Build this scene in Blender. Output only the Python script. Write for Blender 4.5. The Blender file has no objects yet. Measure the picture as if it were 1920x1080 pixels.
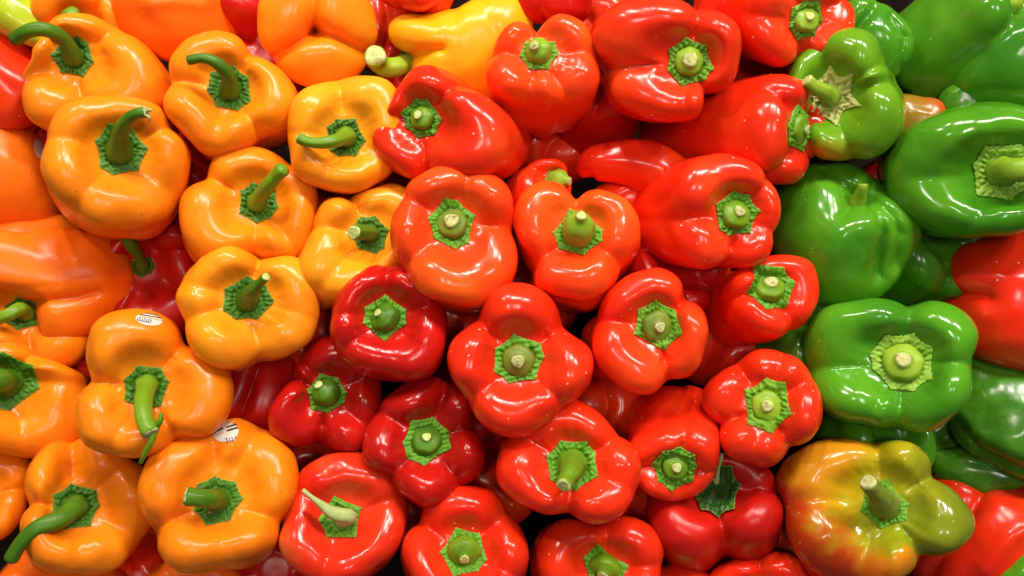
import bpy, math, random
import numpy as np
from mathutils import Matrix, Vector
from mathutils.bvhtree import BVHTree

scene = bpy.context.scene
# ------------------------------------------------------------------ camera, light
PITCH = math.radians(55)            # the display slopes towards the shopper; the phone looks square on to it
F = 960 / math.tan(math.radians(31))
D = 0.55                            # metres from the lens to the top layer of peppers
Rw = np.array([[1, 0, 0],
               [0, math.sin(PITCH), -math.cos(PITCH)],
               [0, math.cos(PITCH), math.sin(PITCH)]])   # heap frame (right, up the slope, out of it) -> world
Tw = np.array([0.0, 0.0, 0.95])
def world(p): return Rw @ np.asarray(p, float) + Tw
CAM = np.array([0, 0, D])

cam_data = bpy.data.cameras.new('camera')
cam_data.sensor_width = 36
cam_data.lens = 18 / math.tan(math.radians(31))
cam_data.clip_start = 0.01
cam_data.clip_end = 50
cam = bpy.data.objects.new('camera', cam_data)
scene.collection.objects.link(cam)
m = Matrix([list(Rw[0]) + [0], list(Rw[1]) + [0], list(Rw[2]) + [0], [0, 0, 0, 1]])
m.translation = Vector(world(CAM))
cam.matrix_world = m
scene.camera = cam

w = bpy.data.worlds.new('World'); scene.world = w; w.use_nodes = True
bg = w.node_tree.nodes['Background']
bg.inputs[0].default_value = (1.0, 0.95, 0.88, 1)
bg.inputs[1].default_value = 0.09
scene.view_settings.view_transform = 'Standard'
scene.view_settings.look = 'None'
scene.view_settings.gamma = 1
scene.view_settings.exposure = 0.06

def ceiling_lamp(x, y, h, sx, sy, watts, col, aim=(0, 0, 0.95)):
    l = bpy.data.lights.new('ceiling_lamp', 'AREA'); l.shape = 'RECTANGLE'
    l.size = sx; l.size_y = sy; l.energy = watts; l.color = col
    o = bpy.data.objects.new('ceiling_lamp', l); scene.collection.objects.link(o)
    o.location = (x, y, h)
    o.rotation_euler = (Vector(aim) - Vector((x, y, h))).to_track_quat('-Z', 'Y').to_euler()
for lx, ly, sx, sy, wt in ((-.95, .40, .10, .26, 12.3), (-.35, .75, .10, .26, 13.4), (.15, .45, .10, .26, 12.3), (.45, .40, .10, .26, 12.3), (1.0, .30, .10, .26, 12.3), (1.28, .20, .10, .26, 10.1),
                           (-.30, -1.05, .12, .30, 6.7), (.50, -1.15, .12, .30, 6.7)):
    ceiling_lamp(lx, ly, 2.75, sx, sy, wt, (1, .91, .78) if lx < 0 else (1, .94, .84))

# ------------------------------------------------------------------ helpers
def tag(o, label=None, cat=None, group=None, kind=None):
    for k, v in (('label', label), ('category', cat), ('group', group), ('kind', kind)):
        if v: o[k] = v
def link(name, me, mats=(), parent=None):
    for mt in mats: me.materials.append(mt)
    o = bpy.data.objects.new(name, me); scene.collection.objects.link(o)
    if parent: o.parent = parent
    return o
def mesh(name, v, f, smooth=True, midx=None):
    me = bpy.data.meshes.new(name)
    me.from_pydata([tuple(p) for p in v] if not isinstance(v, np.ndarray) else v.tolist(), [], f)
    if smooth: me.polygons.foreach_set('use_smooth', [True] * len(me.polygons))
    if midx is not None: me.polygons.foreach_set('material_index', midx)
    me.update()
    return me
def nrm(a): a = np.asarray(a, float); return a / np.linalg.norm(a)
def ray(px, py): return np.array([(px - 960) / F, (540 - py) / F, -1.0])
def at(px, py, z): return CAM + ray(px, py) * (D - z)        # point seen at (px,py) lying z metres out of the heap plane
def px2m(px, z): return px * (D - z) / F
def sstep(a, b, x):
    t = np.clip((x - a) / (b - a), 0, 1); return t * t * (3 - 2 * t)
def grid_faces(nr, nc, wrap=True):
    f = []
    for i in range(nr - 1):
        a = i * nc; b = a + nc
        for j in range(nc if wrap else nc - 1):
            k = (j + 1) % nc
            f.append((a + j, a + k, b + k, b + j))
    return f
def periodic(th, r, n):
    """smooth closed curve through polar points"""
    o = np.argsort(th); th = th[o]; r = r[o]
    T = np.concatenate([th - 2 * np.pi, th, th + 2 * np.pi]); Rr = np.concatenate([r, r, r])
    h = np.diff(T); h[h < 1e-4] = 1e-4
    d = np.diff(Rr) / h
    m = np.zeros(len(T)); s = d[:-1] * d[1:]
    m[1:-1] = np.where(s > 0, 2 * d[:-1] * d[1:] / (d[:-1] + d[1:] + np.where(np.abs(d[:-1] + d[1:]) < 1e-9, 1e-9, 0)), 0)
    q = np.arange(n) * 2 * np.pi / n - np.pi
    k = np.clip(np.searchsorted(T, q) - 1, 0, len(h) - 1)
    t = (q - T[k]) / h[k]
    v = ((2*t**3-3*t**2+1)*Rr[k] + (t**3-2*t**2+t)*h[k]*m[k] + (-2*t**3+3*t**2)*Rr[k+1] + (t**3-t**2)*h[k]*m[k+1])
    ker = np.exp(-0.5 * (np.arange(-9, 10) * 2 * np.pi / n / 0.075) ** 2); ker /= ker.sum()
    return q, sum(kk * np.roll(v, i - 9) for i, kk in enumerate(ker))
def waves(P, rng, wl, amp, n=9):
    out = np.zeros(len(P))
    for _ in range(n):
        k = nrm([rng.gauss(0, 1) for _ in range(3)]) * 2 * np.pi / (wl * rng.uniform(.7, 1.4))
        out += np.sin(P @ k + rng.uniform(0, 6.28))
    return out * amp / math.sqrt(n)
def catmull(pts, n):
    pts = np.asarray(pts, float)
    P = np.vstack([2 * pts[0] - pts[1], pts, 2 * pts[-1] - pts[-2]])
    out = []
    ns = len(pts) - 1
    for u in np.linspace(0, ns - 1e-6, n):
        i = int(u); t = u - i
        a, b, c, d = P[i:i + 4]
        out.append(.5 * (2*b + (c-a)*t + (2*a-5*b+4*c-d)*t*t + (3*b-a-3*c+d)*t**3))
    return np.array(out)
def tube(path, rad, sides=18, ribs=0.0, rng=None, round_end=False, round_start=False):
    n = len(path)
    tg = np.gradient(path, axis=0); tg /= np.linalg.norm(tg, axis=1)[:, None]
    u = nrm(np.cross(tg[0], [0.31, .77, .2])); V = []
    for i in range(n):
        u = nrm(u - (u @ tg[i]) * tg[i]); b = np.cross(tg[i], u)
        for j in range(sides):
            a = 2 * np.pi * j / sides
            rr = rad[i] * (1 + ribs * math.cos(5 * a + .5) + ribs * .6 * math.cos(8 * a + 2.1))
            V.append(path[i] + rr * (u * math.cos(a) + b * math.sin(a)))
    f = grid_faces(n, sides)
    V.append(path[-1] + (tg[-1] * rad[-1] * .5 if round_end else 0)); e = len(V) - 1
    f += [((n-1)*sides + j, (n-1)*sides + (j+1) % sides, e) for j in range(sides)]
    V.append(path[0]); e = len(V) - 1
    f += [((j+1) % sides, j, e) for j in range(sides)]
    return np.array(V), f, tg[-1], u

# ------------------------------------------------------------------ materials
def new_mat(name):
    mt = bpy.data.materials.new(name); mt.use_nodes = True
    nt = mt.node_tree; return mt, nt, nt.nodes['Principled BSDF']
def N(nt, t, **kw):
    n = nt.nodes.new(t)
    for k, v in kw.items():
        if k in n.inputs: n.inputs[k].default_value = v
        else: setattr(n, k, v)
    return n
def obj_coords(nt):
    tc = N(nt, 'ShaderNodeTexCoord'); oi = N(nt, 'ShaderNodeObjectInfo')
    mul = N(nt, 'ShaderNodeMath', operation='MULTIPLY'); mul.inputs[1].default_value = 17.0
    nt.links.new(oi.outputs['Random'], mul.inputs[0])
    add = N(nt, 'ShaderNodeVectorMath', operation='ADD')
    nt.links.new(tc.outputs['Object'], add.inputs[0]); nt.links.new(mul.outputs[0], add.inputs[1])
    return tc, add.outputs[0]
def noise(nt, vec, scale, detail=2, rough=.5, dist=0):
    n = N(nt, 'ShaderNodeTexNoise', Scale=scale, Detail=detail, Roughness=rough, Distortion=dist)
    nt.links.new(vec, n.inputs['Vector']); return n.outputs['Fac']
def ramp(nt, fac, stops):
    r = N(nt, 'ShaderNodeValToRGB'); nt.links.new(fac, r.inputs[0]); e = r.color_ramp.elements
    while len(e) < len(stops): e.new(.5)
    for el, (p, c) in zip(e, stops): el.position = p; el.color = (*c, 1) if len(c) == 3 else c
    return r.outputs[0]
def mix(nt, fac, a, b, mode='MIX'):
    m_ = N(nt, 'ShaderNodeMix', data_type='RGBA', blend_type=mode)
    for s, v in ((0, fac), (6, a), (7, b)):
        if isinstance(v, (int, float)): m_.inputs[s].default_value = v
        elif isinstance(v, tuple): m_.inputs[s].default_value = (*v, 1)
        else: nt.links.new(v, m_.inputs[s])
    return m_.outputs[2]
def bump(nt, p, pairs):
    prev = None
    for h, st, dist in pairs:
        b = N(nt, 'ShaderNodeBump', Strength=st, Distance=dist); nt.links.new(h, b.inputs['Height'])
        if prev: nt.links.new(prev, b.inputs['Normal'])
        prev = b.outputs[0]
    nt.links.new(prev, p.inputs['Normal'])
def skin(name, a, b, c=None, rough=.2, sss=.12, speck=None, spec=.42, patches=(), streak=None, grad=None):
    mt, nt, p = new_mat(name); tc, vec = obj_coords(nt)
    f1 = noise(nt, vec, 22, 2.5, .5, .4)
    col = ramp(nt, f1, [(.32, a), (.68, b)])
    if c is not None:
        f2 = noise(nt, vec, 14, 2, .5)
        k = ramp(nt, f2, [(.55, (0, 0, 0)), (.75, (1, 1, 1))])
        col = mix(nt, k, col, c)
    for (d, off, wid, pc, nz) in patches:        # ripening: one colour gives way to another across the fruit
        dot = N(nt, 'ShaderNodeVectorMath', operation='DOT_PRODUCT'); dot.inputs[1].default_value = d
        nt.links.new(tc.outputs['Object'], dot.inputs[0])
        n2 = noise(nt, vec, 30, 3, .55, .5)
        s = N(nt, 'ShaderNodeMath', operation='MULTIPLY_ADD'); s.inputs[1].default_value = nz; s.inputs[2].default_value = -off - nz * .5
        nt.links.new(n2, s.inputs[0])
        ad = N(nt, 'ShaderNodeMath', operation='ADD'); nt.links.new(dot.outputs['Value'], ad.inputs[0]); nt.links.new(s.outputs[0], ad.inputs[1])
        mr = N(nt, 'ShaderNodeMapRange', interpolation_type='SMOOTHSTEP'); mr.inputs[1].default_value = -wid; mr.inputs[2].default_value = wid
        nt.links.new(ad.outputs[0], mr.inputs[0])
        col = mix(nt, mr.outputs[0], col, pc)
    if streak:
        mp = N(nt, 'ShaderNodeMapping'); mp.inputs['Scale'].default_value = (1, 1, .18); nt.links.new(vec, mp.inputs[0])
        s1 = noise(nt, mp.outputs[0], 130, 3, .6)
        k = ramp(nt, s1, [(.45, (0, 0, 0)), (.75, (.55, .55, .55))])
        col = mix(nt, k, col, streak)
    fine = noise(nt, vec, 420, 2, .6)
    col = mix(nt, .13, col, ramp(nt, fine, [(.3, (.55, .55, .55)), (.7, (1, 1, 1))]), 'MULTIPLY')
    if speck:
        vo = N(nt, 'ShaderNodeTexVoronoi', Scale=170.0, Randomness=1.0); nt.links.new(vec, vo.inputs['Vector'])
        k = ramp(nt, vo.outputs['Distance'], [(.07, (.8, .8, .8)), (.13, (0, 0, 0))])
        pick = N(nt, 'ShaderNodeSeparateColor'); nt.links.new(vo.outputs['Color'], pick.inputs[0])
        gt = N(nt, 'ShaderNodeMath', operation='GREATER_THAN'); gt.inputs[1].default_value = .86; nt.links.new(pick.outputs[0], gt.inputs[0])
        mu = N(nt, 'ShaderNodeMath', operation='MULTIPLY'); nt.links.new(k, mu.inputs[0]); nt.links.new(gt.outputs[0], mu.inputs[1])
        col = mix(nt, mu.outputs[0], col, speck)
    hs = N(nt, 'ShaderNodeHueSaturation'); oi = N(nt, 'ShaderNodeObjectInfo')
    mr = N(nt, 'ShaderNodeMapRange'); mr.inputs[3].default_value = .90; mr.inputs[4].default_value = 1.08
    nt.links.new(oi.outputs['Random'], mr.inputs[0]); nt.links.new(mr.outputs[0], hs.inputs['Value']); nt.links.new(col, hs.inputs['Color'])
    nt.links.new(hs.outputs[0], p.inputs['Base Color'])
    rr = N(nt, 'ShaderNodeMapRange'); rr.inputs[3].default_value = rough - .05; rr.inputs[4].default_value = rough + .09
    nt.links.new(noise(nt, vec, 60, 3, .6), rr.inputs[0]); nt.links.new(rr.outputs[0], p.inputs['Roughness'])
    p.inputs['Subsurface Weight'].default_value = sss
    p.inputs['Subsurface Radius'].default_value = (1, .35, .12)
    p.inputs['Subsurface Scale'].default_value = .006
    p.inputs['Specular IOR Level'].default_value = spec
    bump(nt, p, [(noise(nt, vec, 75, 2, .5), .25, .0012), (noise(nt, vec, 1400, 1, .5), .05, .0003)])
    return mt
SK = {
 'orange':  skin('orange_skin', (.89, .195, .005), (.93, .255, .006), None, .255, speck=(.45, .07, .005), spec=.33),
 'deep':    skin('deep_orange_skin', (.84, .130, .005), (.89, .175, .006), None, .28, speck=(.45, .06, .005), spec=.3),  # a deeper orange; on the left edge pepper it also paints the dimmer light
 'amber':   skin('amber_skin', (.92, .27, .008), (.93, .34, .010), (.90, .22, .008), .24, spec=.36),
 'yellow':  skin('yellow_skin', (.90, .36, .006), (.92, .42, .008), (.92, .34, .008), .25, spec=.36),
 'red':     skin('red_skin', (.76, .020, .005), (.82, .034, .006), (.88, .070, .008), .195, speck=(.9, .55, .45)),
 'scarlet': skin('scarlet_skin', (.85, .042, .006), (.88, .075, .008), (.92, .14, .009), .19),
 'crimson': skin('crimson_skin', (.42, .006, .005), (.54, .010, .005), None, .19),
 'dark':    skin('shaded_red_skin', (.42, .006, .004), (.56, .010, .004), None, .3),  # red with shade put into the colour, for peppers down in the gaps
 'blush':   skin('blush_red_skin', (.70, .016, .006), (.80, .040, .010), (.82, .16, .035), .18),
 'green':   skin('green_skin', (.048, .225, .008), (.090, .30, .010), (.034, .18, .010), .15, .08, (.35, .5, .1)),
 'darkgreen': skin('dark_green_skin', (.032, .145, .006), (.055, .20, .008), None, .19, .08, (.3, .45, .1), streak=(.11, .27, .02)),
 'lime':    skin('lime_skin', (.36, .46, .015), (.50, .52, .02), None, .2),
 'brown':   skin('half_ripe_skin', (.22, .15, .010), (.30, .12, .012), None, .2, patches=[((1, .2, 0), .010, .012, (.55, .05, .01), .02)]),
 'turning': skin('turning_green_skin', (.085, .24, .007), (.15, .32, .009), (.26, .32, .010), .15, .08, (.4, .5, .1),
                 patches=[((-.35, -.95, 0), .034, .012, (.62, .20, .012), .05), ((-.55, -.8, 0), .036, .008, (.70, .12, .012), .04)]),
 'mottled': skin('mottled_skin', (.28, .29, .007), (.40, .36, .008), (.18, .25, .008), .16, .08, (.5, .5, .1),
                 patches=[((.9, -.1, 0), .024, .016, (.17, .21, .010), .05), ((-.75, .45, 0), .020, .016, (.60, .24, .008), .06),
                          ((-.1, -.98, 0), .030, .010, (.60, .20, .008), .07), ((-.75, -.65, 0), .034, .014, (.38, .030, .004), .06)]),
}
def leafy(name, a, b, rough=.38, k=90, mottled=None):
    mt, nt, p = new_mat(name); tc, vec = obj_coords(nt)
    col = ramp(nt, noise(nt, vec, k, 4, .6, .6), [(.3, a), (.7, b)])
    if mottled: col = mix(nt, ramp(nt, noise(nt, vec, 160, 3, .6), [(.55, (0, 0, 0)), (.66, (1, 1, 1))]), col, mottled)
    nt.links.new(col, p.inputs['Base Color']); p.inputs['Roughness'].default_value = rough
    p.inputs['Subsurface Weight'].default_value = .1; p.inputs['Subsurface Radius'].default_value = (.4, 1, .1); p.inputs['Subsurface Scale'].default_value = .002
    p.inputs['Specular IOR Level'].default_value = .3
    bump(nt, p, [(noise(nt, vec, 420, 3, .6), .5, .0006)])
    return mt
CAL = {'pale': leafy('pale_calyx_green', (.15, .34, .018), (.28, .47, .05), .45), 'dark': leafy('dark_calyx_green', (.030, .115, .005), (.065, .19, .007), .5),
       'mid': leafy('calyx_green', (.060, .21, .008), (.125, .33, .012), .45),
       'lime': leafy('lime_calyx_green', (.085, .24, .008), (.17, .35, .014), .45),
       'tan': leafy('withered_calyx_tan', (.30, .40, .07), (.62, .52, .22), .65, 45),
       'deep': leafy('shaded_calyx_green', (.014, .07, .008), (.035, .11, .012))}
RIM = leafy('calyx_rim_green', (.11, .30, .02), (.24, .40, .05))
STM = {'dark': leafy('stem_green', (.040, .125, .006), (.085, .20, .008), .38, 45),
       'mid': leafy('bright_stem_green', (.085, .20, .008), (.17, .31, .012), .36, 45),
       'lime': leafy('lime_stem_green', (.16, .32, .014), (.30, .44, .03), .35, 45),
       'olive': leafy('olive_stem_green', (.10, .17, .012), (.18, .24, .02), .4, 60, (.22, .16, .06)),
       'pale': leafy('pale_stem_green', (.30, .42, .12), (.48, .55, .22), .5, 120)}
CUT = leafy('cut_stem_cream', (.34, .43, .09), (.58, .62, .27), .75, 260, (.34, .30, .12))
CUTB = leafy('corky_stem_end', (.30, .33, .09), (.56, .55, .26), .8, 300, (.16, .14, .05))
def flat(name, c, rough=.5):
    mt, nt, p = new_mat(name); tc, vec = obj_coords(nt)
    nt.links.new(mix(nt, .25, c, ramp(nt, noise(nt, vec, 500, 2), [(.3, (.8, .8, .8)), (.7, (1, 1, 1))]), 'MULTIPLY'), p.inputs['Base Color'])
    p.inputs['Roughness'].default_value = rough; return mt
PAPER = flat('sticker_paper', (.66, .60, .52), .35); INK = flat('sticker_ink', (.02, .015, .03)); BLUE = flat('sticker_blue_ink', (.08, .10, .16))
TANINK = flat('sticker_tan_ink', (.62, .45, .22)); FILM = flat('sticker_film', (.45, .5, .45), .15)

# ------------------------------------------------------------------ the display bed
def bed():
    v = []; n = 40; xs = np.linspace(-.75, .75, n); ys = np.linspace(-.55, .55, n)
    rng = random.Random(3)
    P = np.array([[x, y, 0] for y in ys for x in xs]); P[:, 2] = -.20 + waves(P, rng, .2, .003)
    P = P @ Rw.T + Tw
    f = grid_faces(n, n, False)
    mt, nt, p = new_mat('shaded_bed_liner'); tc, vec = obj_coords(nt)
    nt.links.new(ramp(nt, noise(nt, vec, 40, 4), [(.3, (.006, .003, .003)), (.7, (.012, .006, .005))]), p.inputs['Base Color']); p.inputs['Roughness'].default_value = .9; p.inputs['Specular IOR Level'].default_value = .05  # near-black base colour paints the deep shade seen through the gaps
    o = link('display_bed', mesh('display_bed', P, f), [mt]); tag(o, kind='structure')
bed()

# ------------------------------------------------------------------ one pepper
NT = 128
def profile(cav, L, taper, crest=.68, dome=None):
    a = catmull([(0.015, 0), (.14, 0), (.27, .02), (.40, .30 * cav), (.53, .80 * cav), (.61, .965 * cav), (crest, cav)], 26)
    if dome:
        ph = np.linspace(.015, np.pi * .25, 26); a = np.stack([np.sin(ph), dome * np.cos(ph) - dome], 1)
        crest = None
    ph = np.linspace(0, np.pi / 2, 17)[1:]
    if dome:
        ph = np.linspace(np.pi * .25, np.pi / 2, 17)[1:]; sh = np.stack([np.sin(ph), dome * np.cos(ph) - dome], 1); zr = -dome
    else:
      sh = np.stack([crest + (1 - crest) * np.sin(ph), cav - .42 * (1 - np.cos(ph))], 1)
    zr = -dome if dome else cav - .42
    rb = 1 - taper; hb = .42 * rb
    t = np.linspace(0, 1, 15)[1:]
    bd = np.stack([1 + .015 * np.sin(np.pi * t) - taper * t ** 1.5, zr + (-(L - hb) - zr) * t], 1)
    ph = np.linspace(0, np.pi / 2, 11)[1:]
    bt = np.stack([rb * (1 - .78 * (1 - np.cos(ph))) , -(L - hb) - hb * np.sin(ph)], 1)
    bt[:, 0] = rb * (.30 + .70 * np.cos(ph))
    dm = np.array([(rb * .16, -L + .02), (rb * .06, -L + .06), (.012, -L + .07)])
    return np.vstack([a, sh, bd, bt, dm]), len(a), len(sh), len(bd)
COUNT = [0]
BODIES = {}
def pepper(key, kind, label, c=None, z=0, tilt=(0, 0), out=None, gr=(), ax=None, bc=None, R=None, grd=(), rad=None, L=1.9, taper=.03,
           cav=.34, gz=.20, ga=.06, gb=.045, gw=.17, dome=None, crease=(), calyx=45, ccol='mid', cn=7, stem=None, scol='mid', wob=1.0, bulge=(), flip=False, crest=.68,
           name='bell_pepper', group=None, cat='bell pepper', cz=0.0, star=.05, rimw=.05):
    z *= .01; rng = random.Random(key); COUNT[0] += 1
    if ax is not None:
        A = nrm(ax); Rm = px2m(R, z)
        C = at(*c, z) if c else at(*bc, z) + A * (L * Rm / 2)
        v = nrm(CAM - C); e1 = nrm(v - (v @ A) * A); e2 = np.cross(A, e1)
        if rad is None: rad = [(k * 45 + rng.uniform(-12, 12), 1 + rng.uniform(-.05, .05)) for k in range(8)]
        th = np.radians([a for a, _ in rad]); rr = np.array([b for _, b in rad]) * Rm
        th = (th + np.pi) % (2 * np.pi) - np.pi
        q, Rt = periodic(th, rr, NT)
        if not len(grd): 
            s = rng.uniform(0, 90); grd = [s + 90 * k + rng.uniform(-12, 12) for k in range(4)]
        gs = [(math.radians(g[0]), g[1]) if isinstance(g, tuple) else (math.radians(g), 1.0) for g in grd]
    else:
        C = at(*c, z); v = nrm(CAM - C)
        ex = nrm(np.array([1, 0, 0]) - v[0] * v); ey = np.cross(v, ex)
        A = nrm(v + tilt[0] * ex + tilt[1] * ey)
        e1 = nrm(ex - (ex @ A) * A); e2 = np.cross(A, e1)
        o = np.array(out, float)
        Rm = px2m(np.hypot(*(o - o.mean(0)).T).mean(), z)
        def loc(p, h):
            d = ray(*p); Q = C + A * h; t = ((Q - CAM) @ A) / (d @ A); w_ = CAM + d * t - C
            return w_ @ e1, w_ @ e2
        for _ in range(2):
            xy = np.array([loc(p, (-dome if dome else cav - .42) * Rm) for p in o]); rr = np.hypot(xy[:, 0], xy[:, 1]); 
            th = np.arctan2(xy[:, 1], xy[:, 0]); q, Rt = periodic(th, rr, NT); Rt = Rt * (1.0 if dome else 1.045); Rm = Rt.mean()
        gs = []
        for g in gr:
            x, y = loc(g[:2], 0); gs.append((math.atan2(y, x), g[2] if len(g) > 2 else 1.0))
    g = np.zeros(NT)
    for a, dpt in gs:
        dd = np.abs((q - a + np.pi) % (2 * np.pi) - np.pi)
        g = np.maximum(g, dpt * np.exp(-(np.sqrt(dd ** 2 + .03 ** 2) - .03) / gw))
    g2 = np.zeros(NT)
    for a, dpt in gs:
        dd = np.abs((q - a + np.pi) % (2 * np.pi) - np.pi); g2 = np.maximum(g2, dpt * np.exp(-(dd / .42) ** 2))
    if dome: wob *= .6
    pr, na, nsh, nb = profile(cav, L, taper, crest, dome)
    ns = len(pr); P_r = pr[:, 0][:, None]; P_z = pr[:, 1][:, None]
    idx = np.arange(ns)[:, None]
    up = idx < na + nsh
    zr = -dome if dome else cav - .42
    lv = np.zeros(NT)
    for k in (1, 2, 3): lv += rng.uniform(-.05, .05) * np.cos(k * q + rng.uniform(0, 6.28))
    cw = sstep(.25, .72, P_r) * up + (~up)                       # cavity is round, the outline is lobed
    Rr = Rt[None] * cw + (Rm * .35 + Rt[None] * .65) * (1 - cw)
    t_body = np.clip((zr - P_z) / (L + zr), 0, 1)
    bot = sstep(.72, 1.0, t_body)
    gA = np.where(up, ga * sstep(.45, 1, P_r), ga + (gb - ga) * sstep(0, .5, t_body)) + bot * .05
    r = Rr * P_r * (1 - gA * g[None] - (.03 * g2[None] * sstep(.4, .9, P_r) if not dome else 0))
    zz = P_z + (lv[None] * sstep(.3, .62, P_r) * (1 - sstep(.0, .4, t_body)))
    zz = zz - (gz * g + .11 * g2)[None] * sstep(.30, .60, P_r) * (1 - sstep(0, .35, t_body)) + bot * .12 * g[None] * sstep(.0, .5, P_r)
    # creases running out of the stem hollow
    if dome: lv *= 0
    cr = 0 * q if dome else sum(rng.uniform(.3, 1) * np.cos(k * q + rng.uniform(0, 6.28)) for k in (9, 13, 17, 22))
    zz = zz + .0032 * cr[None] * np.exp(-((P_r - .46) / .12) ** 2) * up
    X = r * np.cos(q)[None]; Y = r * np.sin(q)[None]; Z = zz * Rm
    V = np.stack([X, Y, Z], -1).reshape(-1, 3)
    cen = np.array([0, 0, -.35 * Rm * L]); dr = V - cen; dr /= np.linalg.norm(dr, axis=1)[:, None]
    amt = np.repeat(sstep(.30, .6, pr[:, 0]) * (idx[:, 0] < na) + (idx[:, 0] >= na), NT)
    V = V + dr * ((waves(V, rng, .045, .0011 * wob) + waves(V, rng, .020, .00032 * wob, 14) + waves(V, rng, .009, .00007 * wob, 14)) * amt)[:, None]
    B = np.stack([e1, e2, A], 1)                                  # local -> heap frame
    for (p, bz, vec, sg) in bulge:
        pc = (at(*p, bz * .01) - C) @ B; vv = np.array([px2m(vec[0], z), px2m(vec[1], z), vec[2] * .01]) @ B
        V = V + vv[None] * np.exp(-((V - pc) ** 2).sum(1) / (2 * px2m(sg, z) ** 2))[:, None]
    for (poly, wpx, dep) in crease:                               # furrows (+) and ridges (-) running across the flesh
        Pw = C + V @ B.T; rel = Pw - CAM; U = np.stack([960 + F * rel[:, 0] / -rel[:, 2], 540 - F * rel[:, 1] / -rel[:, 2]], 1)
        dmin = np.full(len(U), 1e9)
        for p0, p1 in zip(poly[:-1], poly[1:]):
            p0 = np.array(p0, float); p1 = np.array(p1, float); e = p1 - p0
            t = np.clip(((U - p0) @ e) / (e @ e + 1e-9), 0, 1); dmin = np.minimum(dmin, np.linalg.norm(U - p0 - t[:, None] * e, axis=1))
        front = np.repeat(1 - sstep(0, .3, t_body[:, 0]), NT)
        sh_ = np.exp(-(np.sqrt(dmin ** 2 + 9) - 3) / (wpx * .8)) if dep > 0 else np.exp(-dmin ** 2 / (2 * wpx ** 2))
        vd = V - (CAM - C) @ B; vd /= np.linalg.norm(vd, axis=1)[:, None]
        V = V + (vd * .85 - dr * .5) * (dep * .01 * sh_ * front)[:, None]
    f = grid_faces(ns, NT)
    f = [tuple(reversed(x)) for x in f]
    n0 = len(V); V = np.vstack([V, V[:NT].mean(0), V[-NT:].mean(0)])
    f += [(j, (j + 1) % NT, n0) for j in range(NT)] + [((ns-1)*NT + (j+1) % NT, (ns-1)*NT + j, n0 + 1) for j in range(NT)]
    root = bpy.data.objects.new(name, None); scene.collection.objects.link(root)
    base = np.array([0, 0, -L * Rm])                              # the Empty sits at the blossom end
    M = Matrix([list(r_) + [0] for r_ in (Rw @ B)] + [[0, 0, 0, 1]]); M.translation = Vector(world(C + B @ base))
    root.matrix_world = M; root.empty_display_size = .01
    tag(root, label, cat, group)
    Vl = V - base
    body = link('body', mesh('body', Vl, f), [SK[kind]], root)
    BODIES[key] = (body, V, f, B, C, base, root)
    if flip:                                                      # the small corky scar at the blossom end
        return root
    # ---- calyx: a thin crinkled collar lying in the hollow
    if calyx:
        Rc = px2m(calyx, z); nr = 15; rho = np.linspace(.05, 1, nr)
        ph0 = rng.uniform(0, 6.28); amp = np.array([rng.uniform(.35, 1.4) for _ in range(cn)])
        u = ((q + ph0) / (2 * np.pi) * cn) % cn; k0 = np.floor(u).astype(int) % cn; fr = u - np.floor(u)
        j0 = np.array([rng.uniform(-.27, .27) for _ in range(cn)])
        ck = np.sort([(k + .5 + j0[k]) / cn * 2 * np.pi for k in range(cn)])     # corner directions
        qq = (q + ph0) % (2 * np.pi); cusp = np.zeros(NT)
        for k in range(cn):
            a0 = ck[k]; a1 = ck[(k + 1) % cn] + (2 * np.pi if k == cn - 1 else 0); da = a1 - a0
            r0, r1 = .93 + .1 * (amp[k] - .9), .93 + .1 * (amp[(k + 1) % cn] - .9)
            x = (qq - a0) % (2 * np.pi); inn = x < da
            ch = r0 * r1 * math.sin(da) / (r0 * np.sin(np.clip(x, 0, da)) + r1 * np.sin(da - np.clip(x, 0, da)))   # straight edge between corners
            fr_ = np.clip(x / da, 0, 1); pull = star * np.sin(np.pi * fr_) ** .8
            cusp = np.where(inn, ch * (1 - pull), cusp)
        jag = .012 * np.cos(31 * q + rng.uniform(0, 6)) + .010 * np.cos(47 * q + rng.uniform(0, 6)) + .02 * np.cos(2 * q + rng.uniform(0, 6)) + .02 * np.cos(3 * q + rng.uniform(0, 6))
        edge = Rc * (1.06 * cusp + jag)
        Vg = V[:ns * NT].reshape(ns, NT, 3); top = Vg[:na + nsh]
        rs = np.hypot(top[..., 0], top[..., 1])
        CV = np.zeros((nr + 2, NT, 3))
        k1, k2 = rng.randint(19, 24), rng.randint(27, 34); p1, p2, p3 = (rng.uniform(0, 6.28) for _ in range(3))
        crk = [(.00034 * rng.uniform(.5, 1), nrm([rng.gauss(0, 1), rng.gauss(0, 1), 0]) * 6.283 / rng.uniform(.0022, .0045), rng.uniform(0, 6.28)) for _ in range(7)]
        for j in range(NT):
            rj = rho * edge[j]; zs = np.interp(rj, rs[:, j], top[:, j, 2])
            w1 = sstep(.48, .66, rho) * (1 - .4 * sstep(.9, 1, rho))
            xy = np.stack([rj * math.cos(q[j]), rj * math.sin(q[j]), 0 * rj], 1)
            cri = (.00012 * math.cos(k1 * q[j] + p1) + .00015 * math.cos(k2 * q[j] + p2)) * w1
            cri = cri + sum(am * np.sin(xy @ kv + pv) for am, kv, pv in crk) * w1 - .0009 * np.exp(-((rho - .60) / .06) ** 2)
            zc = zs + .0011 + cri + .0012 * np.exp(-((rho - .78) / .12) ** 2) + cz * rho ** 2 * Rc
            CV[:nr, j, 0] = rj * math.cos(q[j]); CV[:nr, j, 1] = rj * math.sin(q[j]); CV[:nr, j, 2] = zc
            re = edge[j] * (1 + rimw * .6); ze = np.interp(re, rs[:, j], top[:, j, 2])
            CV[nr, j] = (re * math.cos(q[j]), re * math.sin(q[j]), ze + .0007 + cz * Rc)
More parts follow.
